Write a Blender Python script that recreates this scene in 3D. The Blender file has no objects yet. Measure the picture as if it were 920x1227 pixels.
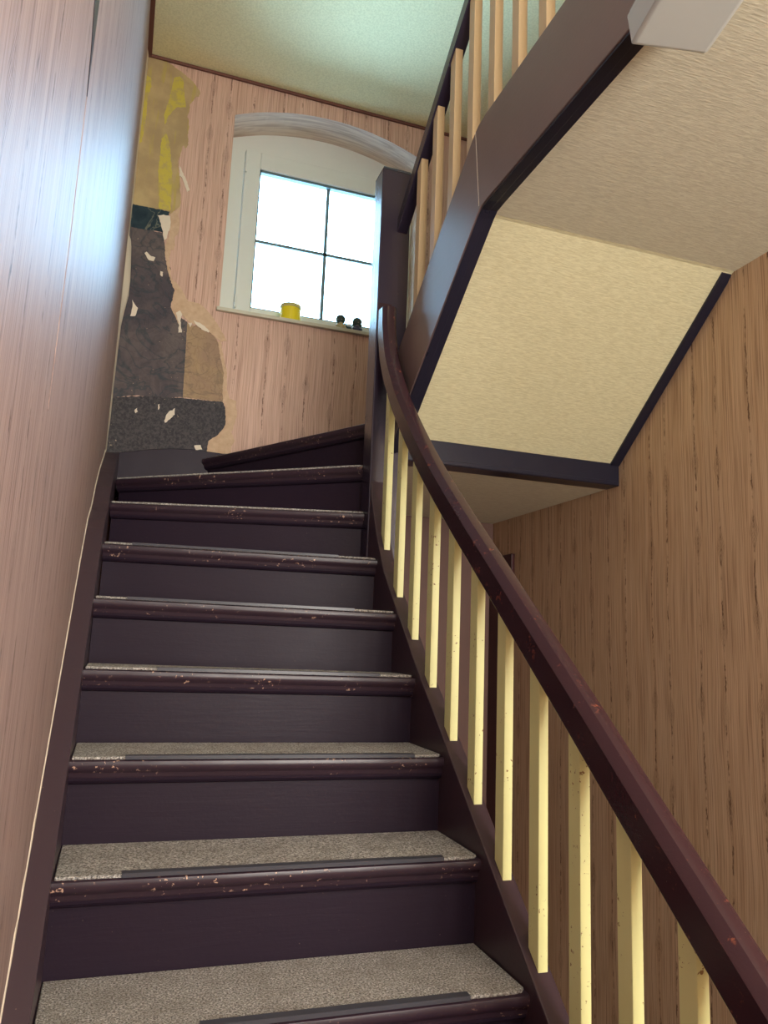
import bpy, bmesh, math, random
from mathutils import Vector, Matrix
random.seed(7)
SC = bpy.context.scene
COL = SC.collection
# ---------------------------------------------------------------- camera
cam_d = bpy.data.cameras.new('camera'); cam = bpy.data.objects.new('camera', cam_d); COL.objects.link(cam)
yaw, pitch, roll = 0.32118, 0.17435, 0.03991
fwd = Vector((math.sin(yaw)*math.cos(pitch), math.cos(yaw)*math.cos(pitch), math.sin(pitch)))
rt = Vector((math.cos(yaw), -math.sin(yaw), 0)); up = rt.cross(fwd)
r2 = rt*math.cos(roll)+up*math.sin(roll); u2 = up*math.cos(roll)-rt*math.sin(roll)
cam.matrix_world = Matrix(((r2.x, u2.x, -fwd.x, 0), (r2.y, u2.y, -fwd.y, 0), (r2.z, u2.z, -fwd.z, 0), (0, 0, 0, 1)))
cam_d.sensor_fit = 'HORIZONTAL'; cam_d.sensor_width = 36; cam_d.lens = 36*921/920
cam_d.clip_start = 0.02
SC.camera = cam
# ---------------------------------------------------------------- world, lights, exposure
w = bpy.data.worlds.new('world'); SC.world = w; w.use_nodes = True
bg = w.node_tree.nodes['Background']
bg.inputs['Color'].default_value = (0.37, 0.69, 1.0, 1); bg.inputs['Strength'].default_value = 34.0
def area(name, loc, look, sx, sy, power, col, portal=False):
    d = bpy.data.lights.new(name, 'AREA'); d.shape = 'RECTANGLE'; d.size = sx; d.size_y = sy; d.energy = power; d.color = col
    o = bpy.data.objects.new(name, d); COL.objects.link(o); o.location = loc
    o.rotation_euler = (Vector(look)-Vector(loc)).to_track_quat('-Z', 'Y').to_euler()
    if portal: d.cycles.is_portal = True
    return o
area('window_portal', (0.87, 4.06, 2.2), (0.87, 0, 2.2), 1.1, 1.15, 1, (1, 1, 1), True)
area('hall_fill', (1.30, -1.6, 0.40), (1.45, 2.5, 0.45), 1.05, 1.6, 105, (1.0, 0.96, 0.90))  # added fill for light from behind; its source is unseen
area('landing_fill', (0.45, -0.9, 1.9), (0.6, 2.6, 2.98), 0.8, 0.8, 48, (1.0, 0.96, 0.90))  # unseen fill added to brighten the upper ceiling
SC.view_settings.view_transform = 'Standard'; SC.view_settings.look = 'None'
SC.view_settings.exposure = 0.0; SC.view_settings.gamma = 1.0; SC.view_settings.use_curve_mapping = False
SC.cycles.max_bounces = 10; SC.cycles.diffuse_bounces = 6; SC.cycles.use_denoising = True
SC.cycles.sample_clamp_indirect = 8

# ---------------------------------------------------------------- node helpers
class NT:
    def __init__(s, name):
        s.m = bpy.data.materials.new(name); s.m.use_nodes = True
        s.t = s.m.node_tree; s.t.nodes.clear()
        s.out = s.t.nodes.new('ShaderNodeOutputMaterial')
    def n(s, typ, **kw):
        nd = s.t.nodes.new('ShaderNode'+typ)
        for k, v in kw.items():
            if k in nd.inputs.keys(): s.set(nd.inputs[k], v)
            else: setattr(nd, k, v)
        return nd
    def set(s, inp, v):
        if isinstance(v, bpy.types.NodeSocket): s.t.links.new(v, inp)
        else: inp.default_value = v
    def math(s, op, a, b=0.0, c=None):
        nd = s.t.nodes.new('ShaderNodeMath'); nd.operation = op
        s.set(nd.inputs[0], a); s.set(nd.inputs[1], b)
        if c is not None: s.set(nd.inputs[2], c)
        return nd.outputs[0]
    def mix(s, f, a, b, mode='MIX'):
        nd = s.t.nodes.new('ShaderNodeMix'); nd.data_type = 'RGBA'; nd.blend_type = mode
        s.set(nd.inputs[0], f); s.set(nd.inputs[6], a); s.set(nd.inputs[7], b)
        return nd.outputs[2]
    def pos(s):
        g = s.t.nodes.new('ShaderNodeNewGeometry'); sep = s.t.nodes.new('ShaderNodeSeparateXYZ')
        s.t.links.new(g.outputs['Position'], sep.inputs[0]); return sep.outputs[0], sep.outputs[1], sep.outputs[2], g.outputs['Position']
    def comb(s, x, y, z):
        c = s.t.nodes.new('ShaderNodeCombineXYZ'); s.set(c.inputs[0], x); s.set(c.inputs[1], y); s.set(c.inputs[2], z); return c.outputs[0]
    def noise(s, vec, scale, detail=3, rough=0.5, dist=0.0):
        nd = s.t.nodes.new('ShaderNodeTexNoise'); s.set(nd.inputs['Vector'], vec)
        nd.inputs['Scale'].default_value = scale; nd.inputs['Detail'].default_value = detail
        nd.inputs['Roughness'].default_value = rough; nd.inputs['Distortion'].default_value = dist
        return nd.outputs['Fac']
    def ramp(s, f, lo, hi):
        nd = s.t.nodes.new('ShaderNodeMapRange'); nd.interpolation_type = 'SMOOTHSTEP'
        s.set(nd.inputs[0], f); nd.inputs[1].default_value = lo; nd.inputs[2].default_value = hi
        return nd.outputs[0]
    def done(s, col, rough=0.5, bump=None, bstr=0.3, bdist=0.002, spec=0.5, coat=0.0, metal=0.0):
        b = s.t.nodes.new('ShaderNodeBsdfPrincipled')
        s.set(b.inputs['Base Color'], col); s.set(b.inputs['Roughness'], rough)
        b.inputs['Specular IOR Level'].default_value = spec; b.inputs['Metallic'].default_value = metal
        b.inputs['Coat Weight'].default_value = coat
        if bump is not None:
            bp = s.t.nodes.new('ShaderNodeBump'); bp.inputs['Strength'].default_value = bstr; bp.inputs['Distance'].default_value = bdist
            s.set(bp.inputs['Height'], bump); s.t.links.new(bp.outputs[0], b.inputs['Normal'])
        s.t.links.new(b.outputs[0], s.out.inputs[0]); return s.m
def C(r, g, b):   # sRGB 0-255 -> linear
    f = lambda v: ((v/255+0.055)/1.055)**2.4 if v/255 > 0.04045 else v/255/12.92
    return (f(r), f(g), f(b), 1)

def wood_paper(name, axis, base, dark, light, rough=0.55, spec=0.3, period=0.125, bstr=0.15):
    m = NT(name); x, y, z, p = m.pos()
    u = x if axis == 'X' else y
    wob = m.math('MULTIPLY', m.math('SUBTRACT', m.noise(m.comb(m.math('MULTIPLY', u, 2.0), 0, m.math('MULTIPLY', z, 2.2)), 1.0, 2), 0.5), 0.03)
    us = m.math('ADD', u, wob)
    # vertical fibres
    f1 = m.noise(m.comb(m.math('MULTIPLY', us, 230), 0, m.math('MULTIPLY', z, 2.6)), 1, 4, .6)
    f2 = m.noise(m.comb(m.math('MULTIPLY', us, 34), 3, m.math('MULTIPLY', z, .5)), 1, 3, .5)
    f3 = m.noise(m.comb(m.math('MULTIPLY', us, 420), 7, m.math('MULTIPLY', z, 9)), 1, 2, .5)
    # cathedral figure columns
    q = m.math('DIVIDE', us, period); ci = m.math('FLOOR', q); lx = m.math('SUBTRACT', m.math('SUBTRACT', q, ci), 0.5)
    wn = m.n('TexWhiteNoise', noise_dimensions='1D'); m.set(wn.inputs['W'], ci); rnd = wn.outputs['Value']
    zz = m.math('ADD', m.math('MULTIPLY', z, 3.6), m.math('MULTIPLY', rnd, 7.3)); zi = m.math('FLOOR', zz)
    ly = m.math('SUBTRACT', m.math('SUBTRACT', zz, zi), 0.5)
    jit = m.n('TexWhiteNoise', noise_dimensions='2D'); m.set(jit.inputs['Vector'], m.comb(ci, zi, 0)); jv = jit.outputs['Value']
    nd = m.noise(m.comb(m.math('MULTIPLY', us, 30), 0, m.math('MULTIPLY', z, 34)), 1, 4, .65)
    dx = m.math('MULTIPLY', m.math('ADD', lx, m.math('MULTIPLY', m.math('SUBTRACT', rnd, .5), .35)), 3.6)
    # flame shape: width grows towards centre
    a = m.math('ABSOLUTE', dx); b = m.math('MULTIPLY', m.math('ABSOLUTE', ly), 2.3)
    d = m.math('ADD', m.math('POWER', a, 0.85), b)
    d = m.math('ADD', d, m.math('MULTIPLY', m.math('SUBTRACT', nd, .5), .10))
    ring = m.math('ABSOLUTE', m.math('SINE', m.math('MULTIPLY', d, 22)))
    ring = m.ramp(ring, 0.62, 0.12)
    near = m.ramp(a, 0.75, 0.40); ringm = m.math('MULTIPLY', m.math('MULTIPLY', ring, near), m.ramp(d, .72, .5))
    sel = m.ramp(jv, .28, .42)
    ringm = m.math('MULTIPLY', ringm, sel)
    # broken dark centre line of the column
    cl = m.math('MULTIPLY', m.ramp(m.math('ABSOLUTE', m.math('ADD', dx, m.math('MULTIPLY', m.math('SUBTRACT', nd, .5), .5))), .12, .04), m.ramp(m.noise(m.comb(m.math('MULTIPLY', ci, 3.1), 0, m.math('MULTIPLY', z, 16)), 1, 3, .7), .42, .62))
    lines = m.ramp(f1, .56, .66)
    col = m.mix(m.ramp(f2, .3, .7), base, light)
    col = m.mix(m.math('MULTIPLY', m.ramp(f1, .38, .62), .4), col, dark)
    col = m.mix(m.math('MULTIPLY', lines, .7), col, dark)
    col = m.mix(m.math('MULTIPLY', m.ramp(f3, .5, .8), .22), col, dark)
    col = m.mix(m.math('MULTIPLY', m.math('MAXIMUM', ringm, m.math('MULTIPLY', cl, 1.0)), .95), col, tuple(v*.6 for v in dark[:3])+(1,))
    return m.done(col, rough, m.math('ADD', f1, f3), bstr, .0015, spec)

def paint(name, base, rough=0.28, chips=0.0, chipcol=C(205, 180, 150), grain=True, bstr=0.25, spec=0.5, worn=0.0, worncol=None, var=0.5, axis=None):
    m = NT(name); x, y, z, p = m.pos()
    n1 = m.noise(p, 6, 4, .6); n2 = m.noise(p, 90, 3, .6)
    mul = {'X': (4, 60, 60), 'Y': (60, 4, 60), 'Z': (60, 60, 4)}[axis or 'X']
    gr = m.noise(m.comb(m.math('MULTIPLY', x, mul[0]), m.math('MULTIPLY', y, mul[1]), m.math('MULTIPLY', z, mul[2])), 1, 4, .65, .6)
    dk = tuple(c*0.72 for c in base[:3])+(1,)
    col = m.mix(m.math('MULTIPLY', n1, var), base, dk)
    speck = m.ramp(m.noise(p, 260, 2, .5), .77, .80)
    col = m.mix(m.math('MULTIPLY', speck, .5), col, chipcol)
    if worn:
        wm = m.math('MULTIPLY', m.ramp(m.noise(p, 30, 5, .75), .62-.12*worn, .68), m.ramp(gr, .35, .6))
        col = m.mix(wm, col, worncol)
    h = m.math('ADD', m.math('MULTIPLY', gr, 1.0), m.math('MULTIPLY', n2, .5))
    if chips:
        cm = m.math('MULTIPLY', m.ramp(m.noise(p, 95, 3, .6), .66-chips*.06, .68-chips*.06), m.ramp(m.noise(p, 9, 2, .5), .50-chips*.04, .60))
        col = m.mix(cm, col, chipcol); h = m.math('SUBTRACT', h, cm)
    r = m.math('ADD', rough, m.math('MULTIPLY', m.math('SUBTRACT', n1, .5), .12))
    return m.done(col, r, h, bstr, .0012, spec)

DARK = C(42, 31, 44)
M = {}
M['paper_right'] = wood_paper('woodgrain_paper_tan', 'Y', C(204, 172, 140), C(134, 98, 72), C(212, 184, 154))
M['paper_back'] = wood_paper('woodgrain_paper_haze_pink', 'X', C(210, 176, 156), C(160, 120, 104), C(222, 188, 170))  # same paper as the right wall, haze and light tinted in as pink
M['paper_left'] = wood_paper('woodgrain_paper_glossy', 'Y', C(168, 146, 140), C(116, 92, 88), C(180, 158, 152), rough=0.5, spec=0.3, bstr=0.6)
M['paint'] = paint('brown_gloss_paint', DARK, .42, axis='X', spec=.16, bstr=.4)
M['paint_nose'] = paint('brown_gloss_paint_chipped', C(54, 38, 49), .34, chips=.5, chipcol=C(196, 160, 138), axis='X')
M['paint_string'] = paint('brown_gloss_paint_string', C(64, 47, 57), .36, axis='Y')
M['paint_fascia'] = paint('brown_gloss_paint_fascia', C(122, 102, 100), .33, axis='Y')
M['paint_black'] = paint('near_black_gloss_paint', C(27, 28, 46), .3, axis='Y')
M['paint_newel'] = paint('brown_gloss_paint_newel_hazed', C(54, 45, 62), .25, axis='Z', bstr=.4)  # blue lens haze is tinted into the brown
M['paint_rail'] = paint('worn_maroon_handrail_paint', C(58, 35, 41), .24, worn=.12, worncol=C(128, 72, 54), axis='Y', bstr=.35)
M['cream'] = paint('cream_yellow_baluster_paint', C(234, 236, 172), .38, chips=.1, chipcol=C(150, 120, 70), axis='Z', var=.12, bstr=.2)
M['tanpaint'] = paint('tan_baluster_paint', C(208, 182, 142), .42, axis='Z', var=.25, bstr=.2, chipcol=C(200, 165, 120))

def embossed(name, col, col2, sx, sy, sz, bstr, scale=1.0):
    m = NT(name); x, y, z, p = m.pos()
    v = m.comb(m.math('MULTIPLY', x, sx), m.math('MULTIPLY', y, sy), m.math('MULTIPLY', z, sz))
    n = m.noise(v, scale, 3, .6, .4); big = m.noise(p, 2.2, 3, .5)
    c = m.mix(m.ramp(n, .35, .65), col2, col)
    c = m.mix(m.math('MULTIPLY', big, .25), c, col2)
    return m.done(c, .75, n, bstr, .003, .2)
M['soffit'] = embossed('cream_embossed_soffit_paper', C(224, 219, 182), C(203, 196, 158), 34, 330, 330, .6)
M['soffit_flat'] = embossed('cream_embossed_landing_underside_paper', C(232, 230, 208), C(210, 206, 184), 34, 330, 330, .6)
M['ceiling'] = embossed('pale_woodchip_ceiling_paper', C(244, 236, 190), C(228, 220, 172), 110, 110, 110, .6)

def flat(name, col, rough=.5, spec=.4, nscale=40, amt=.2, bstr=.1, metal=0.0, col2=None):
    m = NT(name); x, y, z, p = m.pos()
    n = m.noise(p, nscale, 4, .6)
    c = m.mix(m.math('MULTIPLY', n, amt), col, col2 or tuple(v*.6 for v in col[:3])+(1,))
    return m.done(c, rough, n, bstr, .001, spec, metal=metal)
M['pvc'] = flat('pale_grey_window_plastic', C(224, 227, 220), .35, amt=.08)
M['gasket'] = flat('grey_green_gasket', C(96, 118, 122), .5)
M['muntin'] = flat('blue_grey_glazing_bar', C(110, 134, 142), .4)
M['sill'] = flat('pale_sill_stone', C(206, 202, 182), .4, amt=.15)
M['trim'] = flat('thin_brown_cord', C(112, 72, 62), .6)
M['brownwall'] = flat('plain_brown_wall_board', C(120, 90, 82), .55, nscale=4, amt=.3)
M['maroon'] = flat('maroon_gloss_board', C(70, 30, 32), .4, nscale=5, amt=.3)
M['floor'] = flat('brown_floor', C(160, 140, 124), .5)
M['shell'] = flat('cream_painted_wall', C(214, 196, 160), .7)
M['lamp'] = flat('milky_lamp_plastic', C(206, 214, 212), .35, amt=.06)
M['lampbase'] = flat('grey_lamp_base', C(150, 150, 150), .5)
M['yellowjar'] = flat('yellow_wax', C(236, 214, 40), .4, amt=.1)
M['jartop'] = flat('dull_yellow_rim', C(196, 186, 120), .5)
M['hair'] = flat('dark_green_grey_glaze', C(64, 82, 76), .3, nscale=200)
M['skin'] = flat('pale_glaze', C(206, 180, 160), .3)
M['coat'] = flat('blue_grey_glaze', C(70, 72, 96), .3)
M['yellowglaze'] = flat('cream_glaze', C(200, 184, 140), .3)
M['metalstrip'] = flat('worn_metal_strip', C(70, 70, 78), .3, nscale=120)
M['blackmetal'] = flat('dark_hinge_metal', C(60, 62, 66), .4)
M['paper_torn'] = flat('torn_paper_backing', C(222, 196, 166), .9, nscale=38, amt=.9, bstr=.8, col2=C(176, 140, 108))
M['paper_edge'] = flat('pale_torn_edge', C(232, 220, 200), .9, nscale=60, amt=.3, bstr=.5)
# glass
g = NT('clear_window_glass'); tr = g.n('BsdfTransparent'); gl = g.n('BsdfGlossy'); gl.inputs['Roughness'].default_value = .03
fr = g.n('Fresnel'); fr.inputs['IOR'].default_value = 1.45; mx = g.n('MixShader')
g.set(mx.inputs[0], fr.outputs[0]); g.set(mx.inputs[1], tr.outputs[0]); g.set(mx.inputs[2], gl.outputs[0]); g.set(g.out.inputs[0], mx.outputs[0]); M['glass'] = g.m
# carpet
def carpet():
    m = NT('grey_brown_carpet'); x, y, z, p = m.pos()
    a = m.noise(p, 240, 3, .75); b = m.noise(p, 110, 4, .7); c3 = m.noise(p, 14, 3, .6)
    c = m.mix(m.ramp(a, .34, .66), C(76, 73, 75), C(246, 243, 238))
    c = m.mix(m.math('MULTIPLY', m.ramp(b, .35, .7), .6), c, C(146, 136, 124))
    c = m.mix(m.math('MULTIPLY', m.ramp(c3, .4, .7), .35), c, C(132, 122, 112))
    return m.done(c, .95, m.math('ADD', a, b), 1.0, .006, .1)
M['carpet'] = carpet()
# old wall layers
def plaster():
    m = NT('yellow_stained_old_plaster'); x, y, z, p = m.pos()
    n = m.noise(p, 7, 5, .6); n2 = m.noise(p, 45, 4, .7)
    c = m.mix(m.ramp(n, .35, .65), C(190, 168, 124), C(172, 150, 112))
    st = m.math('MULTIPLY', m.ramp(m.noise(m.comb(m.math('MULTIPLY', x, 22), 0, m.math('MULTIPLY', z, 2.5)), 1, 3, .6), .54, .64), .7)
    c = m.mix(st, c, C(186, 168, 92)); c = m.mix(m.ramp(n2, .70, .75), c, C(120, 96, 70))
    return m.done(c, .85, n2, .5, .003, .2)
M['plaster'] = plaster()
def yellow():
    m = NT('yellow_distemper'); x, y, z, p = m.pos(); n = m.noise(p, 26, 5, .7)
    return m.done(m.mix(m.ramp(n, .45, .62), C(200, 184, 84), C(184, 166, 104)), .85, n, .3, .002, .2)
M['yellow'] = yellow()
def marble(name, a, b, v, bscale=5.0, vs=.5, edge=.05):
    m = NT(name); x, y, z, p = m.pos()
    n = m.noise(p, bscale, 5, .65, 1.0); w1 = m.noise(p, 4.5, 3, .5, 2.2)
    vein = m.ramp(m.math('ABSOLUTE', m.math('SUBTRACT', w1, .5)), edge*.35, 0.0)
    w2 = m.noise(m.comb(m.math('ADD', x, 5), y, z), 9, 4, .6, 2.5); v2 = m.ramp(m.math('ABSOLUTE', m.math('SUBTRACT', w2, .5)), edge*.5, 0.0)
    c = m.mix(m.ramp(n, .35, .65), a, b)
    c = m.mix(m.math('MULTIPLY', vein, vs), c, v)
    c = m.mix(m.math('MULTIPLY', v2, .22), c, tuple(q*.35 for q in a[:3])+(1,))
    sp = m.ramp(m.noise(p, 70, 2, .5), .74, .76); c = m.mix(sp, c, C(190, 170, 140))
    return m.done(c, .7, n, .3, .003, .25)
M['marble'] = marble('brown_marbled_paint_light_tint', C(78, 72, 78), C(106, 96, 94), C(52, 64, 72), 3.0, .6, .12)  # bluish cast of the light mixed into the marbled browns
M['marble_brown'] = marble('ochre_marbled_paint', C(156, 130, 108), C(178, 152, 114), C(118, 104, 90), 3.0, .45, .10)
M['teal'] = marble('dark_teal_marbled_border', C(30, 48, 60), C(44, 62, 70), C(140, 140, 120), 12)
def dado():
    m = NT('dark_speckled_dado_light_tint'); x, y, z, p = m.pos(); n = m.noise(p, 80, 4, .8); b = m.noise(p, 9, 4, .6)
    c = m.mix(m.ramp(n, .38, .62), C(50, 48, 56), C(86, 80, 82)); c = m.mix(m.math('MULTIPLY', b, .4), c, C(70, 72, 70))  # dado tones shifted blue-grey to carry the light on them
    c = m.mix(m.ramp(m.noise(p, 55, 2, .5), .74, .76), c, C(180, 165, 140))
    return m.done(c, .7, n, .3, .002, .25)
M['dado'] = dado()
def reveal():
    m = NT('pale_streaked_arch_reveal_paper'); x, y, z, p = m.pos()
    n = m.noise(m.comb(m.math('MULTIPLY', x, 3), m.math('MULTIPLY', y, 45), m.math('MULTIPLY', z, 12)), 1, 4, .6, .8)
    c = m.mix(m.ramp(n, .35, .7), C(234, 216, 198), C(200, 176, 160))
    return m.done(c, .6, n, .2, .002, .3)
M['reveal'] = reveal()

# ---------------------------------------------------------------- mesh helpers
class MB:
    def __init__(s): s.v = []; s.f = []; s.mi = []
    def add(s, vs, fs, mi=0):
        o = len(s.v); s.v += [tuple(v) for v in vs]; s.f += [tuple(i+o for i in f) for f in fs]; s.mi += [mi]*len(fs); return s
    def box(s, x0, x1, y0, y1, z0, z1, mi=0):
        v = [(x0,y0,z0),(x1,y0,z0),(x1,y1,z0),(x0,y1,z0),(x0,y0,z1),(x1,y0,z1),(x1,y1,z1),(x0,y1,z1)]
        return s.add(v, [(0,3,2,1),(4,5,6,7),(0,1,5,4),(1,2,6,5),(2,3,7,6),(3,0,4,7)], mi)
    def extr(s, pts, vec, mi=0):
        n = len(pts); vec = Vector(vec); a = [Vector(p) for p in pts]; b = [p+vec for p in a]
        fs = [tuple(range(n-1, -1, -1)), tuple(range(n, 2*n))]+[(i, (i+1) % n, (i+1) % n+n, i+n) for i in range(n)]
        return s.add(a+b, fs, mi)
    def loft(s, rings, mi=0, caps=True, closed=False):
        n = len(rings[0]); vs = [p for r in rings for p in r]; fs = []
        m = len(rings)
        for j in range(m-1 if not closed else m):
            a = j*n; b = ((j+1) % m)*n
            for i in range(n): fs.append((a+i, a+(i+1) % n, b+(i+1) % n, b+i))
        if caps and not closed: fs += [tuple(range(n-1, -1, -1)), tuple((m-1)*n+i for i in range(n))]
        return s.add(vs, fs, mi)
    def slabx(s, top, bot, x0, x1, mi=0):      # (y,z) upper and lower outline, board between x0 and x1
        return s.loft([[(x0, t[0], t[1]), (x1, t[0], t[1]), (x1, b[0], b[1]), (x0, b[0], b[1])] for t, b in zip(top, bot)], mi)
    def lathe(s, prof, cx, cy, n=20, mi=0, sx=1, sy=1):
        rings = [[(cx+r*sx*math.cos(2*math.pi*i/n), cy+r*sy*math.sin(2*math.pi*i/n), z) for i in range(n)] for r, z in prof]
        return s.loft(rings, mi)
    def ball(s, c, r, sx=1, sy=1, sz=1, n=16, k=10, mi=0):
        prof = [(max(r*math.sin(math.pi*j/k), 1e-4), c[2]-r*sz*math.cos(math.pi*j/k)) for j in range(k+1)]
        return s.lathe(prof, c[0], c[1], n, mi, sx, sy)
    def build(s, name, mats, parent=None, bevel=0.0, smooth=False, seg=2):
        me = bpy.data.meshes.new(name); me.from_pydata(s.v, [], s.f)
        if not isinstance(mats, (list, tuple)): mats = [mats]
        for mt in mats: me.materials.append(mt)
        me.polygons.foreach_set('material_index', s.mi)
        bm = bmesh.new(); bm.from_mesh(me); bmesh.ops.recalc_face_normals(bm, faces=bm.faces); bm.to_mesh(me); bm.free()
        if smooth: me.polygons.foreach_set('use_smooth', [True]*len(me.polygons))
        o = bpy.data.objects.new(name, me); COL.objects.link(o)
        if parent: o.parent = parent
        if bevel:
            b = o.modifiers.new('bevel', 'BEVEL'); b.width = bevel; b.segments = seg; b.limit_method = 'ANGLE'; b.angle_limit = math.radians(35)
        return o
def tag(o, label=None, cat=None, group=None, kind=None):
    if label: o['label'] = label
    if cat: o['category'] = cat
    if group: o['group'] = group
    if kind: o['kind'] = kind
    return o
def empty(name, loc, label, cat, group=None):
    o = bpy.data.objects.new(name, None); COL.objects.link(o); o.location = loc; o.empty_display_size = .1
    return tag(o, label, cat, group)
def adopt(child, parent):                       # vertices are written in world coordinates: move them to the root's frame
    root = parent
    while root.parent: root = root.parent
    child.data.transform(Matrix.Translation(-root.location)); child.parent = parent
    return child
def interp(tab, x):
    for (a, b), (c, d) in zip(tab, tab[1:]):
        if a <= x <= c: return b+(d-b)*(x-a)/(c-a)
    return tab[0][1] if x < tab[0][0] else tab[-1][1]

# ---------------------------------------------------------------- the shell
YB, XR, ZC, ZF, YF = 3.76, 1.881, 2.98, -1.603, -1.65     # window wall, right wall, ceiling, floor, rear wall
def xl(y): return -0.1225-0.0074*(y-1.4)                  # the left wall runs very slightly askew
# left wall: subdivided, gently uneven paper
mb = MB(); ys = [YF+(YB-YF)*i/60 for i in range(61)]; zs = [ZF+(ZC-ZF)*j/30 for j in range(31)]
random.seed(3)
def lw(y, z): return xl(y)
vs = [(lw(y, z), y, z) for y in ys for z in zs]
mb.add(vs, [(i*31+j, (i+1)*31+j, (i+1)*31+j+1, i*31+j+1) for i in range(60) for j in range(30)])
wl = tag(mb.build('wall_left', M['paper_left'], smooth=True), kind='structure')
def on_left(pts, t=.0012):
    return [(xl(y)+t*.1, y, z) for y, z in pts], (t, 0, 0)
def wallstrip(name, pts, mat, parent, t=.0012):
    a, v = on_left(pts, t); return MB().extr(a, v).build(name, mat, parent)
wallstrip('seam_gap', [(1.02, 1.3), (1.155, 1.3), (1.132, .963), (1.122, .86), (1.118, .79), (1.103, .853), (1.072, .903)], M['paint_black'], wl)
wallstrip('paper_seam', [(1.118, .80), (1.122, .80), (1.128, .55), (1.105, .30), (1.10, .30), (1.124, .55)], M['paper_left'], wl, .0008)
# torn pale edge of the left wall paper at the corner with the window wall
random.seed(5)
zt = [.86, .95, 1.05, 1.15, 1.25, 1.36, 1.48, 1.56, 1.643, 1.72, 1.80, 1.90, 1.93, 1.94, 2.1, 2.25, 2.4, 2.6, 2.8, 2.96]
wt = [.003, .004, .006, .005, .006, .007, .009, .018, .030, .030, .026, .019, .014, .004, .004, .006, .004, .006, .007, .006]
rings = []
for z_, w_ in zip(zt, wt):
    x0 = xl(3.74); rings.append([(x0, 3.752, z_), (x0+w_, 3.752, z_), (x0+w_*.9, 3.735, z_), (x0, 3.69, z_)])
MB().loft(rings).build('torn_paper_edge', M['paper_edge'], wl)
# rough paper edge along the left wall string
SL = .19/.2228
def nl(y): return -.4632+(y-1.671)*SL
LTOP = [(-.1, nl(-.1)+.037), (1.0, nl(1.0)+.037), (2.4, nl(2.4)+.037), (2.62, nl(2.62)+.02), (2.80, .435), (2.97, .545), (3.2, .655), (3.49, .765), (3.65, .83), (3.755, .855)]
rings = []
for i in range(90):
    y = .7+i*.034
    if y > 3.73: break
    z0 = interp(LTOP, y)+.001; h = .004+random.random()*.007+(.012*random.random() if random.random() < .2 else 0)
    rings.append([(xl(y)+.0002, y, z0-.01), (xl(y)+.003, y, z0-.01), (xl(y)+.0022, y, z0+h), (xl(y)+.0002, y, z0+h)])
MB().loft(rings).build('torn_paper_edge', M['paper_edge'], wl)

# right wall, rear wall, floor, ceiling
tag(MB().box(XR, XR+.12, YF, YB+.3, ZF, ZC).build('wall_right', M['paper_right']), kind='structure')
tag(MB().box(-.4, XR, YF-.1, YF, ZF, ZC).build('wall_rear', M['shell']), kind='structure')
tag(MB().box(-.4, XR+.12, YF-.1, YB+.3, ZF-.1, ZF).build('floor', M['floor']), kind='structure')
tag(MB().box(-.4, XR+.12, YF-.1, YB+.3, ZC, ZC+.1).build('ceiling', M['ceiling']), kind='structure')
# window wall with the arched opening
WX0, WX1, WZ0, WAP, ASP = .327, 1.415, 1.645, 2.878, 1.32   # opening, arch apex and radius
WC = (WX0+WX1)/2
def arch(x): return WAP-(ASP-math.sqrt(ASP*ASP-(x-WC)**2))
NA = 24; ax = [WX0+(WX1-WX0)*i/NA for i in range(NA+1)]
YO = 4.05
mb = MB()
def quad(a, b, c, d, mi=0): mb.add([a, b, c, d], [(0, 1, 2, 3)], mi)
quad((-.3, YB, ZF), (WX0, YB, ZF), (WX0, YB, ZC), (-.3, YB, ZC))
quad((WX1, YB, ZF), (XR, YB, ZF), (XR, YB, ZC), (WX1, YB, ZC))
quad((WX0, YB, ZF), (WX1, YB, ZF), (WX1, YB, WZ0), (WX0, YB, WZ0))
for a, b in zip(ax, ax[1:]):
    quad((a, YB, arch(a)), (b, YB, arch(b)), (b, YB, ZC), (a, YB, ZC))
    quad((a, YB, arch(a)), (b, YB, arch(b)), (b, YO, arch(b)), (a, YO, arch(a)), 1)
quad((WX0, YB, WZ0), (WX0, YO, WZ0), (WX0, YO, arch(WX0)), (WX0, YB, arch(WX0)), 1)
quad((WX1, YB, WZ0), (WX1, YO, WZ0), (WX1, YO, arch(WX1)), (WX1, YB, arch(WX1)), 1)
quad((WX0, YB, WZ0), (WX1, YB, WZ0), (WX1, YO, WZ0), (WX0, YO, WZ0), 1)
quad((-.4, YO, ZF), (WX0, YO, ZF), (WX0, YO, ZC), (-.4, YO, ZC)); quad((WX1, YO, ZF), (XR, YO, ZF), (XR, YO, ZC), (WX1, YO, ZC))
quad((WX0, YO, ZF), (WX1, YO, ZF), (WX1, YO, WZ0), (WX0, YO, WZ0))
for a, b in zip(ax, ax[1:]): quad((a, YO, arch(a)), (b, YO, arch(b)), (b, YO, ZC), (a, YO, ZC))
wb = tag(mb.build('wall_back', [M['paper_back'], M['reveal']]), kind='structure')

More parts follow.
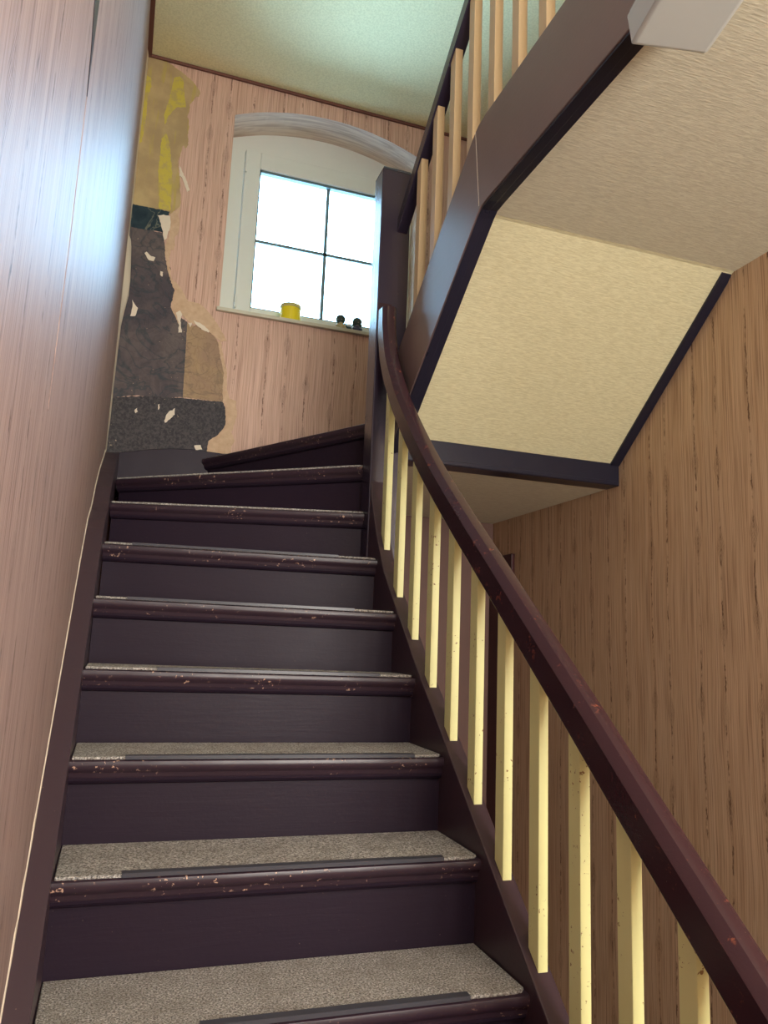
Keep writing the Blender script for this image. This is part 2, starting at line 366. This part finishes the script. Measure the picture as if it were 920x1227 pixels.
# layers laid bare where the wallpaper is torn off
def rough_edge(pts, amp=.0022, step=.008):
    out = []; n = len(pts)
    for i in range(n):
        a = pts[i]; b = pts[(i+1) % n]; L = math.hypot(b[0]-a[0], b[1]-a[1]); k = max(1, int(L/step))
        for j in range(k):
            t = j/k; e = amp*(random.random()-.5)*2*(1 if L < .25 else .3)
            out.append((a[0]+(b[0]-a[0])*t+e*(b[1]-a[1])/max(L, 1e-6), a[1]+(b[1]-a[1])*t-e*(b[0]-a[0])/max(L, 1e-6)))
    return out
random.seed(21)
def layer(name, pts, mat, t0, t1):
    pts = rough_edge(pts)
    return MB().extr([(x, YB-t1, z) for x, z in pts], (0, t1-t0, 0)).build(name, M[mat], wb)
layer('bare_plaster', [(-.14,2.96),(-.104,2.978),(-.045,2.967),(.0,2.948),(.041,2.926),(.075,2.905),(.103,2.886),(.140,2.839),(.134,2.813),(.118,2.804),(.108,2.78),(.092,2.758),(.094,2.72),(.086,2.689),(.093,2.655),(.099,2.627),(.096,2.58),(.103,2.524),(.095,2.505),(.088,2.501),(.082,2.515),(.076,2.507),(.071,2.459),(.062,2.420),(.066,2.38),(.074,2.34),(.082,2.286),(.086,2.25),(.091,2.224),(.091,2.170),(.047,2.119),(-.14,2.125)], 'plaster', 0, .0012)
layer('torn_paper_curl', [(.070,2.395),(.088,2.361),(.100,2.34),(.111,2.321),(.120,2.295),(.130,2.270),(.119,2.257),(.110,2.28),(.095,2.317),(.086,2.33),(.074,2.34)], 'paper_edge', .0005, .004)
layer('yellow_paint', [(-.030,2.52),(-.012,2.56),(.005,2.526),(.022,2.44),(.036,2.348),(.042,2.24),(.046,2.136),(-.010,2.137),(-.018,2.24),(-.031,2.331)], 'yellow', .0012, .0018)
layer('yellow_paint', [(.003,2.885),(.03,2.9),(.05,2.88),(.062,2.80),(.074,2.733),(.03,2.72),(-.008,2.66),(-.02,2.60),(-.03,2.66),(-.012,2.76)], 'yellow', .0012, .0018)
layer('yellow_paint', [(-.14,2.86),(-.112,2.85),(-.105,2.80),(-.118,2.74),(-.115,2.62),(-.124,2.48),(-.14,2.46)], 'yellow', .0012, .0018)
layer('teal_border', [(-.14,2.131),(.042,2.131),(.040,2.108),(.03,2.06),(.020,2.012),(-.14,2.006)], 'teal', .0, .0016)
layer('marbled_paint', [(-.15,2.008),(.019,2.01),(.03,1.985),(.032,1.958),(.045,1.911),(.040,1.885),(.048,1.862),(.066,1.845),(.075,1.828),(.072,1.79),(.080,1.760),(.095,1.74),(.102,1.715),(.098,1.67),(.091,1.634),(.112,1.595),(.138,1.555),(.145,1.576),(.177,1.562),(.187,1.171),(.12,1.158),(.058,1.150),(-.035,1.148),(-.15,1.12)], 'marble', 0, .0010)
layer('ochre_paint', [(.177,1.562),(.192,1.546),(.236,1.554),(.265,1.535),(.293,1.524),(.315,1.505),(.333,1.482),(.338,1.46),(.345,1.436),(.36,1.39),(.378,1.344),(.376,1.25),(.381,1.173),(.187,1.170)], 'marble_brown', 0, .0012)
layer('speckled_dado', [(-.15,1.12),(-.034,1.144),(.058,1.155),(.187,1.167),(.381,1.173),(.392,1.15),(.395,1.135),(.405,1.10),(.403,1.060),(.39,1.03),(.369,.999),(.345,.978),(.327,.965),(.327,.80),(-.15,.75)], 'dado', 0, .0018)
layer('torn_paper', [(.047,2.119),(.07,2.14),(.095,2.175),(.087,2.123),(.098,2.07),(.092,2.016),(.078,1.995),(.083,1.96),(.079,1.927),(.066,1.925),(.062,1.875),(.072,1.82),(.084,1.770),(.11,1.752),(.132,1.730),(.15,1.70),(.173,1.669),(.205,1.672),(.232,1.666),(.262,1.645),(.285,1.621),(.322,1.578),(.352,1.535),(.377,1.495),(.346,1.485),(.318,1.505),(.293,1.524),(.262,1.542),(.236,1.554),(.191,1.555),(.172,1.571),(.148,1.596),(.139,1.536),(.115,1.58),(.092,1.625),(.096,1.67),(.102,1.715),(.08,1.760),(.06,1.81),(.049,1.862),(.04,1.9),(.038,1.949),(.042,1.97),(.050,1.989),(.053,2.052)], 'paper_torn', .0012, .0030)
layer('torn_paper', [(.333,1.482),(.346,1.485),(.37,1.40),(.390,1.326),(.396,1.240),(.413,1.195),(.446,1.190),(.448,1.16),(.455,1.124),(.448,1.07),(.435,1.026),(.452,.981),(.440,.95),(.439,.86),(.320,.86),(.325,.965),(.347,.983),(.369,.999),(.388,1.03),(.403,1.060),(.400,1.11),(.394,1.154),(.381,1.173),(.374,1.25),(.374,1.324),(.352,1.40)], 'paper_torn', .0015, .0030)
layer('torn_paper_flake', [(-.011,2.096),(.015,2.108),(.048,2.105),(.055,2.071),(.045,2.006),(.040,1.98),(.032,1.972),(.024,1.99),(.020,2.018),(.008,2.05)], 'paper_edge', .0016, .0034)
layer('torn_paper_flake', [(.118,1.60),(.135,1.612),(.148,1.596),(.142,1.56),(.150,1.53),(.155,1.500),(.138,1.497),(.136,1.521),(.139,1.536)], 'paper_edge', .0030, .0040)
layer('torn_paper_flake', [(.205,1.575),(.236,1.566),(.262,1.552),(.29,1.530),(.282,1.522),(.25,1.535),(.215,1.556)], 'paper_edge', .0030, .0040)
for ch in ([(-.058,1.884),(-.046,1.893),(-.031,1.875),(-.006,1.870),(-.010,1.848),(-.033,1.850)], [(-.092,1.629),(-.081,1.612),(-.062,1.591),(-.071,1.546),(-.092,1.543),(-.087,1.582)],
           [(.111,1.040),(.118,1.07),(.129,1.088),(.156,1.109),(.155,1.078),(.135,1.05),(.116,1.031)], [(.026,1.803),(.039,1.801),(.037,1.776),(.026,1.783)],
           [(-.03,1.07),(-.022,1.085),(-.016,1.07),(-.024,1.06)], [(.075,1.115),(.08,1.12),(.082,1.095),(.076,1.09)], [(.18,1.555),(.20,1.56),(.195,1.535)], [(.26,.935),(.29,.94),(.30,.92),(.27,.91)]):
    layer('bare_chip', ch, 'paper_edge', .0010, .0032)

# cords along the ceiling edges
tag(MB().box(-.2, XR, YB-.014, YB, ZC-.016, ZC).build('trim_1', M['trim'], bevel=.004), kind='structure')
tag(MB().extr([(xl(YF)+.0, YF, ZC-.014), (xl(YB), YB, ZC-.014), (xl(YB)+.022, YB, ZC-.014), (xl(YF)+.022, YF, ZC-.014)], (0, 0, .014)).build('trim_2', M['trim']), kind='structure')
tag(MB().box(XR-.014, XR, YF, YB, ZC-.016, ZC).build('trim_3', M['trim'], bevel=.004), kind='structure')
# brown boarding under the stairs on the window wall, maroon board in the corner
tag(MB().box(.96, XR-.001, YB-.012, YB-.0005, ZF, .6895).build('trim_4', M['brownwall'], bevel=.002), kind='structure')
tag(MB().box(XR-.02, XR, 3.50, YB-.013, ZF, .50).build('trim_5', M['maroon'], bevel=.004), kind='structure')

# ---------------------------------------------------------------- window
win = MB(); FX0, FX1, FZ0, FZ1, FY = .335, 1.41, 1.665, 2.72, 3.96
# outer frame fills the arched opening: rails and stiles, head panel follows the arch
win = MB().box(WX0, .418, FY, FY+.07, WZ0, 2.70).box(1.392, WX1, FY, FY+.07, WZ0, 2.70).box(.418, 1.392, FY, FY+.07, WZ0, 1.712)
wo = tag(win.build('window_1', M['pvc'], bevel=.004), kind='structure')
hp = MB()
for a, b in zip(ax, ax[1:]):
    hp.loft([[(q, FY+.004, 2.70), (q, FY+.06, 2.70), (q, FY+.06, arch(q)+.003), (q, FY+.004, arch(q)+.003)] for q in (a, b)], caps=False)
hp.build('head_panel', M['pvc'], wo)
sash = MB(); SX0, SX1, SZ0, SZ1 = .42, 1.390, 1.714, 2.708; GX0, GX1, GZ0, GZ1 = .505, 1.305, 1.782, 2.607
sash.box(SX0, GX0, FY-.014, FY+.05, SZ0, SZ1).box(GX1, SX1, FY-.014, FY+.05, SZ0, SZ1).box(GX0, GX1, FY-.014, FY+.05, SZ0, GZ0).box(GX0, GX1, FY-.014, FY+.05, GZ1, SZ1)
so = sash.build('sash', M['pvc'], wo, bevel=.005)
gk = MB(); t = .007
gk.box(GX0, GX0+t, FY-.004, FY+.03, GZ0, GZ1).box(GX1-t, GX1, FY-.004, FY+.03, GZ0, GZ1).box(GX0, GX1, FY-.004, FY+.03, GZ0, GZ0+t).box(GX0, GX1, FY-.004, FY+.03, GZ1-.014, GZ1)
gk.build('gasket', M['gasket'], so)
MC, MZ = .906, 2.186
MB().box(MC-.0095, MC+.0095, FY+.012, FY+.026, GZ0, GZ1).build('glazing_bar', M['muntin'], so)
MB().box(GX0, GX1, FY+.012, FY+.026, MZ-.0085, MZ+.0085).build('glazing_bar', M['muntin'], so)
for xa, xb in ((GX0+t, MC-.0095), (MC+.0095, GX1-t)):
    for za, zb in ((GZ0+t, MZ-.0085), (MZ+.0085, GZ1-.014)):
        MB().box(xa, xb, FY+.017, FY+.020, za, zb).build('pane', M['glass'], so)
for hz in (2.60, 1.80):
    h = MB().lathe([(.007, hz-.035), (.007, hz-.012), (.0055, hz-.011), (.0055, hz-.008), (.007, hz-.007), (.007, hz+.035)], .424, FY-.02, 10).build('hinge', M['pvc'], wo)
# window sill board
sill = MB().box(.312, 1.43, 3.737, FY, 1.645, 1.664)
tag(sill.build('window_sill', M['sill'], wo, bevel=.003))
MB().box(1.372, 1.384, FY-.04, FY-.014, 2.12, 2.24).build('window_handle', M['pvc'], wo, bevel=.003)

# ---------------------------------------------------------------- things on the sill
can = empty('candle', (.705, 3.84, 1.664), 'round yellow pot candle on the window sill', 'candle')
adopt(MB().lathe([(.05, 1.6645), (.054, 1.669), (.055, 1.70), (.055, 1.752), (.053, 1.76), (.049, 1.7605), (.048, 1.752), (.001, 1.752)], .705, 3.84, 28).build('candle_body', M['yellowjar'], smooth=False), can)
adopt(MB().lathe([(.0555, 1.758), (.0565, 1.762), (.0565, 1.776), (.053, 1.779), (.001, 1.779)], .705, 3.84, 28).build('lid', M['jartop']), can)
def figurine(cx, cy, label, kneel):
    f = empty('figurine', (cx, cy, 1.664), label, 'figurine', 'figurines on the window sill')
    z = 1.664
    adopt(MB().lathe([(.001, z), (.030, z), (.032, z+.004), (.030, z+.010), (.001, z+.011)], cx+.004, cy, 18, sx=1.25).build('base', M['coat']), f)
    b = MB().lathe([(.02, z+.010), (.024, z+.018), (.021, z+.034), (.014, z+.046), (.010, z+.052)], cx-(.008 if kneel else 0), cy, 14)
    if kneel:
        b.ball((cx+.004, cy-.012, z+.02), .011, 1.6, 1, .9)
    adopt(b.build('body', M['yellowglaze' if kneel else 'coat'], smooth=True), f)
    hx = cx-(.010 if kneel else 0); hz = z+.068
    hd = MB().ball((hx, cy, hz), .019, 1, .95, 1.05).ball((hx, cy-.0185, hz-.003), .003).ball((hx-.019, cy, hz-.002), .004).ball((hx+.019, cy, hz-.002), .004)
    hd = adopt(hd.build('head', M['skin'], smooth=True), f)
    e = MB().ball((hx-.007, cy-.0165, hz+.003), .0024).ball((hx+.007, cy-.0165, hz+.003), .0024)
    e = e.build('eyes', M['blackmetal'], smooth=True); adopt(e, hd)
    k = MB().ball((hx, cy+.004, hz+.006), .0265, 1.02, 1, .98)
    for i in range(12):
        a = i*math.pi*2/12; k.ball((hx+.017*math.cos(a), cy+.006+.012*math.sin(a), hz+.014+.003*math.sin(3*a)), .0085)
    if not kneel:
        k.ball((hx-.019, cy, hz-.012), .009).ball((hx+.019, cy, hz-.012), .009)
    adopt(k.build('hair', M['hair'], smooth=True), f)
    for s in (-1, 1):
        ar = MB(); p0 = Vector((hx+s*.013, cy, z+.044)); p1 = Vector((hx+s*.023, cy-.008, z+.030)); p2 = Vector((hx+s*.010, cy-.020, z+.026))
        for a, b2 in ((p0, p1), (p1, p2)):
            for q in range(4): c = a.lerp(b2, q/3); ar.ball(c, .0058, n=8, k=6)
        adopt(ar.build('arm', M['yellowglaze' if kneel else 'coat'], smooth=True), f)
    if kneel:
        o = MB()
        o.ball((cx+.034, cy, z+.021), .021, 1.1, 1, .95)
        for i in range(14):
            a = i*2.4; o.ball((cx+.034+.015*math.cos(a), cy+.010*math.sin(a), z+.030+.006*math.sin(i*1.7)), .006)
        adopt(o.build('bush', M['hair'], smooth=True), f)
figurine(.985, 3.80, 'small glazed figurine with pale yellow body and dark bushy bundle, nearer the candle', True)
figurine(1.068, 3.80, 'small glazed bust figurine with thick dark hair, nearer the newel post', False)

# ---------------------------------------------------------------- lower staircase
XLs, XRs, XRo = -.078, .82, .868
st = empty('staircase', (.37, .2, ZF), 'dark brown painted lower stair flight turning at the window wall', 'staircase')
def nosing_prof():   # (d behind the nose line, z below tread top)
    return [(.030, 0), (.006, 0), (.0015, -.003), (0, -.009), (.0005, -.016), (.003, -.022), (.009, -.027), (.0115, -.030), (.0115, -.036), (.014, -.040), (.030, -.040)]
def tread(k, z, p0, p1, back, vis=True):
    """p0,p1: left and right ends of the nosing line; back: rear polygon points from right to left"""
    p0 = Vector((*p0, 0)); p1 = Vector((*p1, 0)); d = (p1-p0).normalized(); n = Vector((-d.y, d.x, 0))
    mb = MB(); N = 24; rings = []
    for i in range(N+1):
        c = p0.lerp(p1, i/N); j = .0006*math.sin(i*1.7+k)
        rings.append([c+n*(a+j)+Vector((0, 0, z+b)) for a, b in nosing_prof()])
    mb.loft(rings)
    a, b = p0+n*.030, p1+n*.030
    poly = [a, b]+[Vector((*q, 0)) for q in back]
    mb.extr([v+Vector((0, 0, z-.034)) for v in poly], (0, 0, .034))
    o = adopt(mb.build('tread', M['paint_nose'], smooth=True), st); es = o.modifiers.new('edge', 'EDGE_SPLIT'); es.split_angle = math.radians(40)
    # cove moulding under the nose
    cm = MB(); r = []
    for c in (p0, p1):
        r.append([c+n*aa+Vector((0, 0, z+bb)) for aa, bb in [(.034, -.040), (.0135, -.040), (.015, -.046), (.020, -.052), (.026, -.055), (.034, -.056)]])
    adopt(cm.loft(r).build('cove_moulding', M['paint']), st)
    return o
def riser(z0, z1, p0, p1):
    p0 = Vector((*p0, 0)); p1 = Vector((*p1, 0)); d = (p1-p0).normalized(); n = Vector((-d.y, d.x, 0))
    q = [p0+n*.030, p1+n*.030, p1+n*.048, p0+n*.048]
    adopt(MB().extr([v+Vector((0, 0, z0)) for v in q], (0, 0, z1-z0)).build('riser', M['paint']), st)
R = .19; G = .2228
steps = {}
for k in range(-3, 7):
    y = 1.671+(k-2)*G; yl = {5: 2.333+.02, 6: 2.638}.get(k, y); yr = {5: 2.30, 6: 2.515}.get(k, y)
    steps[k] = ((XLs, yl), (XRs, yr), -.4632+(k-2)*R)
steps[7] = ((XLs, 2.97), (XRs, 2.685), -.4632+5*R)
steps[8] = ((XLs, 3.485), (.83, 2.725), -.4632+6*R)
steps[9] = ((.300, 3.732), (.875, 2.735), -.4632+7*R)
steps[10] = ((1.25, 3.732), (.92, 2.745), -.4632+8*R)   # order kept: outer end, newel end
outer_of = {7: [], 8: [], 9: []}
for k in range(-3, 10):
    a, b, z = steps[k]
    n_ = steps[k+1]
    ext = .05
    if k < 7: back = [(XRs, n_[1][1]+ext), (XLs, n_[0][1]+ext)]
    elif k == 7: back = [(.90, 2.79), (XLs, 3.56)]
    elif k == 8: back = [(.89, 2.80), (.35, 3.735), (XLs, 3.735)]
    else: back = [(.98, 2.80), (1.30, 3.735)]
    if k == 8:
        steps[k] = (a, (.817, 2.737), z); b = (.817, 2.737)
    tread(k, z, a, b, back)
    zb = z-R if k > -3 else ZF
    riser(zb-.001, z-.034, a, b)
# outer string (well side), curved up at the newel
STOP = [(-.05, nl(-.05)+.037), (1.0, nl(1.0)+.037), (1.9, nl(1.9)+.037), (2.15, nl(2.15)+.034), (2.232, .058), (2.351, .163), (2.442, .250), (2.523, .365), (2.586, .475), (2.612, .53), (2.634, .60)]
top = [(y, z) for y, z in STOP]; bot = [(y, max(ZF, z-.34-(.10 if y > 2.3 else 0))) for y, z in STOP]
adopt(MB().slabx(top, bot, XRs, XRo).build('outer_string', M['paint_string'], bevel=.003), st)
# wall string at the left wall
mb = MB(); rings = []
for i in range(60):
    y = -.1+(3.757+.1)*i/59; z = interp(LTOP, y)
    rings.append([(xl(y)+.0005, y, z), (XLs, y, z), (XLs, y, max(z-.33, ZF)), (xl(y)+.0005, y, max(z-.33, ZF))])
adopt(mb.loft(rings).build('wall_string', M['paint_string'], bevel=.002), st)
# string along the window wall
WT = [(-.13, .843), (-.05, .862), (.05, .885), (.15, .902), (.25, .909), (.32, .908), (.40, .906), (.50, .915), (.65, .95), (.85, 1.02), (1.1, 1.13), (1.4, 1.28), (XR-.002, 1.45)]
rings = [[(x, YB-.0035, z), (x, YB-.0035, z-.42), (x, YB-.024, z-.42), (x, YB-.024, z-.003), (x, YB-.020, z)] for x, z in WT]
adopt(MB().loft(rings).build('wall_string', M['paint']), st)
# closing boards under the lower flight
mb = MB().slabx([(y, nl(y)-.25) for y in (.55, 2.62)], [(y, max(ZF+.001, nl(y)-.265)) for y in (.55, 2.62)], XLs, XRs)
adopt(mb.build('underside_board', M['paint']), st)

# carpets on the steps
ordn = {1: 'lowest step in view', 2: 'second lowest step in view', 3: 'third lowest step in view', 4: 'fourth lowest step in view', 5: 'fifth lowest step in view',
        6: 'sixth lowest step in view', 7: 'slightly turned seventh step', 8: 'turning eighth step below the window'}
kin = {1: 'wide grey-brown carpet piece with metal strip', 2: 'grey-brown carpet piece with long metal strip', 3: 'narrowly seen grey-brown carpet piece with metal strip', 4: 'thin sliver of grey-brown carpet', 5: 'barely seen carpet edge curling at the right', 6: 'thin pale carpet edge', 7: 'thin pale carpet edge', 8: 'thin pale carpet edge'}
for k in range(1, 9):
    a, b, z = steps[k]; n_ = steps[k+1]
    p0 = Vector((*a, 0)); p1 = Vector((*b, 0)); d = (p1-p0).normalized(); n = Vector((-d.y, d.x, 0)); Lw = (p1-p0).length
    nx0 = Vector((*n_[0], 0)); nx1 = Vector((*n_[1], 0))
    t = .007
    front0 = p0+d*.004+n*.004; fr_ = [front0]
    m1 = p1-d*.03+n*.004; fr_ += [p0.lerp(p1, q)+n*(.004+.0012*math.sin(q*23+k)) for q in [i/14 for i in range(1, 14)]]+[m1, p1-d*.012+n*.008, p1-d*.004+n*.018]
    if k < 7:
        bk = [Vector((XRs-.002, n_[1][1]+.028, 0)), Vector((XLs+.002, n_[0][1]+.028, 0))]
    elif k == 7: bk = [Vector((.812, 2.76, 0)), Vector((XLs+.002, 3.50, 0))]
    else: bk = [Vector((.812, 2.84, 0)), Vector((.31, 3.73, 0)), Vector((XLs+.002, 3.73, 0))]
    poly = fr_+bk
    cp = empty('stair_carpet', (p0.x+.4, p0.y, z), kin[k]+' on the '+ordn[k], 'carpet', 'carpet pieces glued on the treads')
    o = MB().extr([v+Vector((0, 0, z+.0003)) for v in poly], (0, 0, t))
    c_ = adopt(o.build('carpet_pile', M['carpet'], bevel=.0025), cp)
    if k <= 6:
        q0, q1 = {1: (.30, .86), 2: (.14, .90), 3: (.13, .91), 4: (.2, .88), 5: (.1, .85), 6: (.1, .85)}[k]
        s0, s1 = p0.lerp(p1, q0), p0.lerp(p1, q1)
        prof = [(.0015, .001), (.0015, t+.0022), (.020, t+.0030), (.020, t+.0008), (.0035, t+.0005), (.0035, .001)]
        rg = [[c+n*aa+Vector((0, 0, z+bb)) for aa, bb in prof] for c in (s0, s1)]
        adopt(MB().loft(rg).build('metal_strip', M['metalstrip']), cp)

# ---------------------------------------------------------------- newel post
nw = MB().box(.817, .938, 2.636, 2.735, ZF, 1.868)
nwo = tag(nw.build('newel_post', M['paint_newel'], bevel=.004), 'tall square dark brown newel post in front of the window', 'post')
MB().loft([[(.817, 2.636, 1.868), (.938, 2.636, 1.868), (.938, 2.735, 1.868), (.817, 2.735, 1.868)], [(.822, 2.641, 1.880), (.933, 2.641, 1.880), (.933, 2.73, 1.880), (.822, 2.73, 1.880)]]).build('post_cap', M['paint_newel'], nwo)

# ---------------------------------------------------------------- handrail sweep
def rail(name, path, x0, x1, h, mat, parent, ends=True):
    """path = lower edge (y,z); board section perpendicular to the path in the y-z plane, rounded top"""
    P = [Vector((0, y, z)) for y, z in path]; rings = []
    w_ = x1-x0
    sec = [(0, .003), (.002, 0), (w_-.002, 0), (w_, .003), (w_, h*.72), (w_-.003, h*.80), (w_-.014, h*.985), (w_-.018, h), (.020, h), (.015, h*.985), (.002, h*.80), (0, h*.76)]
    for i, p in enumerate(P):
        a = P[max(i-1, 0)]; b = P[min(i+1, len(P)-1)]; t = (b-a).normalized(); n = Vector((0, -t.z, t.y))
        if n.z < 0 or (abs(n.z) < .02 and n.y > 0): n = -n
        if t.y < 0: pass
        rings.append([p+n*v+Vector((x0+u, 0, 0)) for u, v in sec])
    o = MB().loft(rings).build(name, mat, bevel=0, smooth=True)
    m_ = o.modifiers.new('edge', 'EDGE_SPLIT'); m_.split_angle = math.radians(24)
    return adopt(o, parent)
def smooth_path(pts, n=6):
    out = []
    for i in range(len(pts)-1):
        p0 = pts[max(i-1, 0)]; p1 = pts[i]; p2 = pts[i+1]; p3 = pts[min(i+2, len(pts)-1)]
        for j in range(n):
            t = j/n
            out.append(tuple(.5*((2*p1[c])+(-p0[c]+p2[c])*t+(2*p0[c]-5*p1[c]+4*p2[c]-p3[c])*t*t+(-p0[c]+3*p1[c]-3*p2[c]+p3[c])*t**3) for c in (0, 1)))
    out.append(pts[-1]); return out
LR = [(.25, -1.01), (.60, -.722), (.907, -.471), (1.158, -.270), (1.312, -.145), (1.51, .012), (1.70, .163), (1.92, .338), (2.156, .538), (2.388, .768), (2.49, .892), (2.575, 1.02), (2.622, 1.15), (2.634, 1.23), (2.635, 1.30)]
LRs = smooth_path(LR)
bl = empty('banister', (.845, .5, -1.3), 'worn maroon handrail on cream yellow balusters beside the lower flight', 'banister')
rail('handrail', LRs, .82, .876, .074, M['paint_rail'], bl)
def baluster(par, x0, x1, y0, y1, zb0, zb1, zt0, zt1, mat, name='baluster'):
    v = [(x0, y0, zb0), (x1, y0, zb0), (x1, y1, zb1), (x0, y1, zb1), (x0, y0, zt0), (x1, y0, zt0), (x1, y1, zt1), (x0, y1, zt1)]
    o = MB().add(v, [(0,3,2,1),(4,5,6,7),(0,1,5,4),(1,2,6,5),(2,3,7,6),(3,0,4,7)]).build(name, mat, bevel=.0015)
    return adopt(o, par)
for i in range(13):
    y0 = 2.500-i*.1503; y1 = y0+.040
    if y0 < .62: break
    dx = random.uniform(-.0008, .0008)
    baluster(bl, .837+dx, .859+dx, y0, y1, interp(STOP, y0)-.001, interp(STOP, y1)-.001, interp(LRs, y0)+.002, interp(LRs, y1)+.002, M['cream'])
# slim starting post at the foot of the rail
tag(MB().box(.80, .885, .17, .25, ZF, -.86).build('newel_post', M['paint_newel'], bevel=.004), 'short square dark brown post at the foot of the lower handrail', 'post')

# ---------------------------------------------------------------- upper flight
us = empty('staircase', (1.4, 2.3, .69), 'upper stair flight overhead with broad brown side board', 'staircase')
UT = [(YF+.01, 1.572), (1.2, 1.572), (1.86, 1.572), (1.905, 1.566), (1.94, 1.550), (2.383, 1.229), (2.634, 1.044)]
UB = [(YF+.01, 1.284), (1.2, 1.284), (1.83, 1.284), (1.876, 1.282), (1.90, 1.268), (2.129, 1.098), (2.634, .722)]
adopt(MB().slabx(UT, UB, .885, .940).build('outer_string', M['paint_fascia'], bevel=.003), us)
# batten on the underside of the string
bt = [(YF+.01, 1.2835), (1.83, 1.2835), (1.876, 1.2815), (1.90, 1.2675), (2.129, 1.0975), (2.634, .7215)]
adopt(MB().slabx(bt, [(y, z-.007) for y, z in bt], .888, .915).build('batten', M['paint_black'], bevel=.001), us)
adopt(MB().slabx(bt, [(y, z-.003) for y, z in bt], .915, .9395).build('batten', M['paint_black'], bevel=.001), us)
# cross beam under the turn, with a bead near its lower edge
adopt(MB().box(.938, XR-.001, 2.615, 2.70, .688, .779).build('cross_beam', M['paint_black'], bevel=.003), us)
adopt(MB().box(.941, XR-.012, 2.610, 2.616, .690, .706).build('bead', M['paint_black'], bevel=.002), us)
# wall string seen from below
w1 = [(2.655, .775), (2.612, .770), (1.985, 1.285), (1.965, 1.308), (1.962, 1.335)]
w2 = [(2.655, .99), (2.612, 1.0), (1.985, 1.50), (1.965, 1.505), (1.962, 1.51)]
adopt(MB().slabx(w2, w1, 1.838, XR-.001).build('wall_string', M['paint_black'], bevel=.004), us)
# treads and risers of the upper flight
def ustep(z, pts, name='tread'):
    adopt(MB().extr([(x, y, z-.04) for x, y in pts], (0, 0, .04)).build(name, M['paint'], bevel=.004), us)
z10 = -.4632+8*R
ustep(z10, [(.945, 2.45), (.945, 2.742), (1.25, 3.733), (1.879, 3.733), (1.879, 2.80)])
ustep(z10+R, [(.945, 2.37), (1.879, 2.84), (1.879, 2.24), (.945, 2.15)])
ustep(z10+2*R, [(.942, 2.12), (1.836, 2.29), (1.836, 1.945), (.942, 1.945)])
adopt(MB().extr([(.94, 2.76, z10-R), (1.27, 3.733, z10-R), (1.285, 3.733, z10-R), (.957, 2.76, z10-R)], (0, 0, R-.04)).build('riser', M['paint']), us)
adopt(MB().extr([(.95, 2.345, z10), (1.878, 2.81, z10), (1.878, 2.79, z10), (.95, 2.325, z10)], (0, 0, R-.04)).build('riser', M['paint']), us)
adopt(MB().extr([(.945, 2.095, z10+R), (1.836, 2.265, z10+R), (1.836, 2.25, z10+R), (.945, 2.08, z10+R)], (0, 0, R-.04)).build('riser', M['paint']), us)
adopt(MB().box(.942, 1.836, 1.932, 1.944, z10+2*R, 1.56).build('riser', M['paint']), us)
adopt(MB().extr([(.8849, 1.922, 1.556), (.8849, 1.9245, 1.556), (.8849, 1.8895, 1.290), (.8849, 1.8875, 1.290)], (-.0005, 0, 0)).build('joint', M['paper_edge']), us)
# soffits and landing
def struct(mb, name, mat, **k): return tag(mb.build(name, M[mat], **k), kind='structure')
struct(MB().box(.942, XR-.0005, 2.70, YB-.0005, .690, .705), 'ceiling', 'soffit_flat')
struct(MB().slabx([(2.616, .792), (1.962, 1.335), (1.955, 1.337)], [(2.616, .779), (1.962, 1.314), (1.950, 1.317)], .9405, 1.8795), 'ceiling', 'soffit')
struct(MB().box(.9405, XR-.0005, YF+.001, 1.950, 1.317, 1.34), 'ceiling', 'soffit_flat')
struct(MB().box(.9405, XR-.0005, YF+.001, 1.93, 1.545, 1.572), 'floor', 'floor')

# upper banister
UR = [(2.634, 1.606), (2.43, 1.759), (1.996, 2.085), (1.80, 2.232), (1.72, 2.275), (1.62, 2.29), (1.2, 2.29), (0.0, 2.29), (YF+.01, 2.29)]
URs = sorted(smooth_path(list(reversed(UR))), key=lambda q: q[0])
ub = empty('banister', (.905, 1.9, 1.57), 'dark handrail on tan wooden balusters along the upper flight', 'banister')
rail('handrail', URs, .885, .928, .062, M['paint_newel'], ub)
UTs = sorted(UT, key=lambda q: q[0])
for i in range(22):
    y0 = 2.403-i*.1475; y1 = y0+.040
    if y0 < -.8: break
    baluster(ub, .891, .918, y0, y1, interp(UTs, y0)-.001, interp(UTs, y1)-.001, interp(URs, y0)+.002, interp(URs, y1)+.002, M['tanpaint'])

# ---------------------------------------------------------------- lamp under the landing
lp = empty('ceiling_lamp', (.93, 1.0, 1.317), 'milky white box lamp under the upper landing', 'lamp')
th = math.radians(-12); dv = Vector((math.sin(-th), math.cos(th), 0)); wv = Vector((math.cos(th), math.sin(th), 0))
base = Vector((.855, 1.133, 0))
def frame_box(inset, z, Lg=.34, Wd=.160):
    c = [base+wv*inset-dv*inset, base+wv*(Wd-inset)-dv*inset, base+wv*(Wd-inset)-dv*(Lg-inset), base+wv*inset-dv*(Lg-inset)]
    return [v+Vector((0, 0, z)) for v in c]
mb = MB(); mb.loft([frame_box(-.006, 1.272), frame_box(-.004, 1.255), frame_box(.0, 1.205), frame_box(.004, 1.200)])
adopt(mb.build('lamp_cover', M['lamp'], bevel=.016, seg=4), lp)
adopt(MB().loft([frame_box(.0, 1.282), frame_box(.0, 1.2725)]).build('lamp_base', M['lampbase']), lp)
adopt(MB().box(.955, .985, .92, 1.06, 1.2825, 1.3165).build('bracket', M['lampbase']), lp)
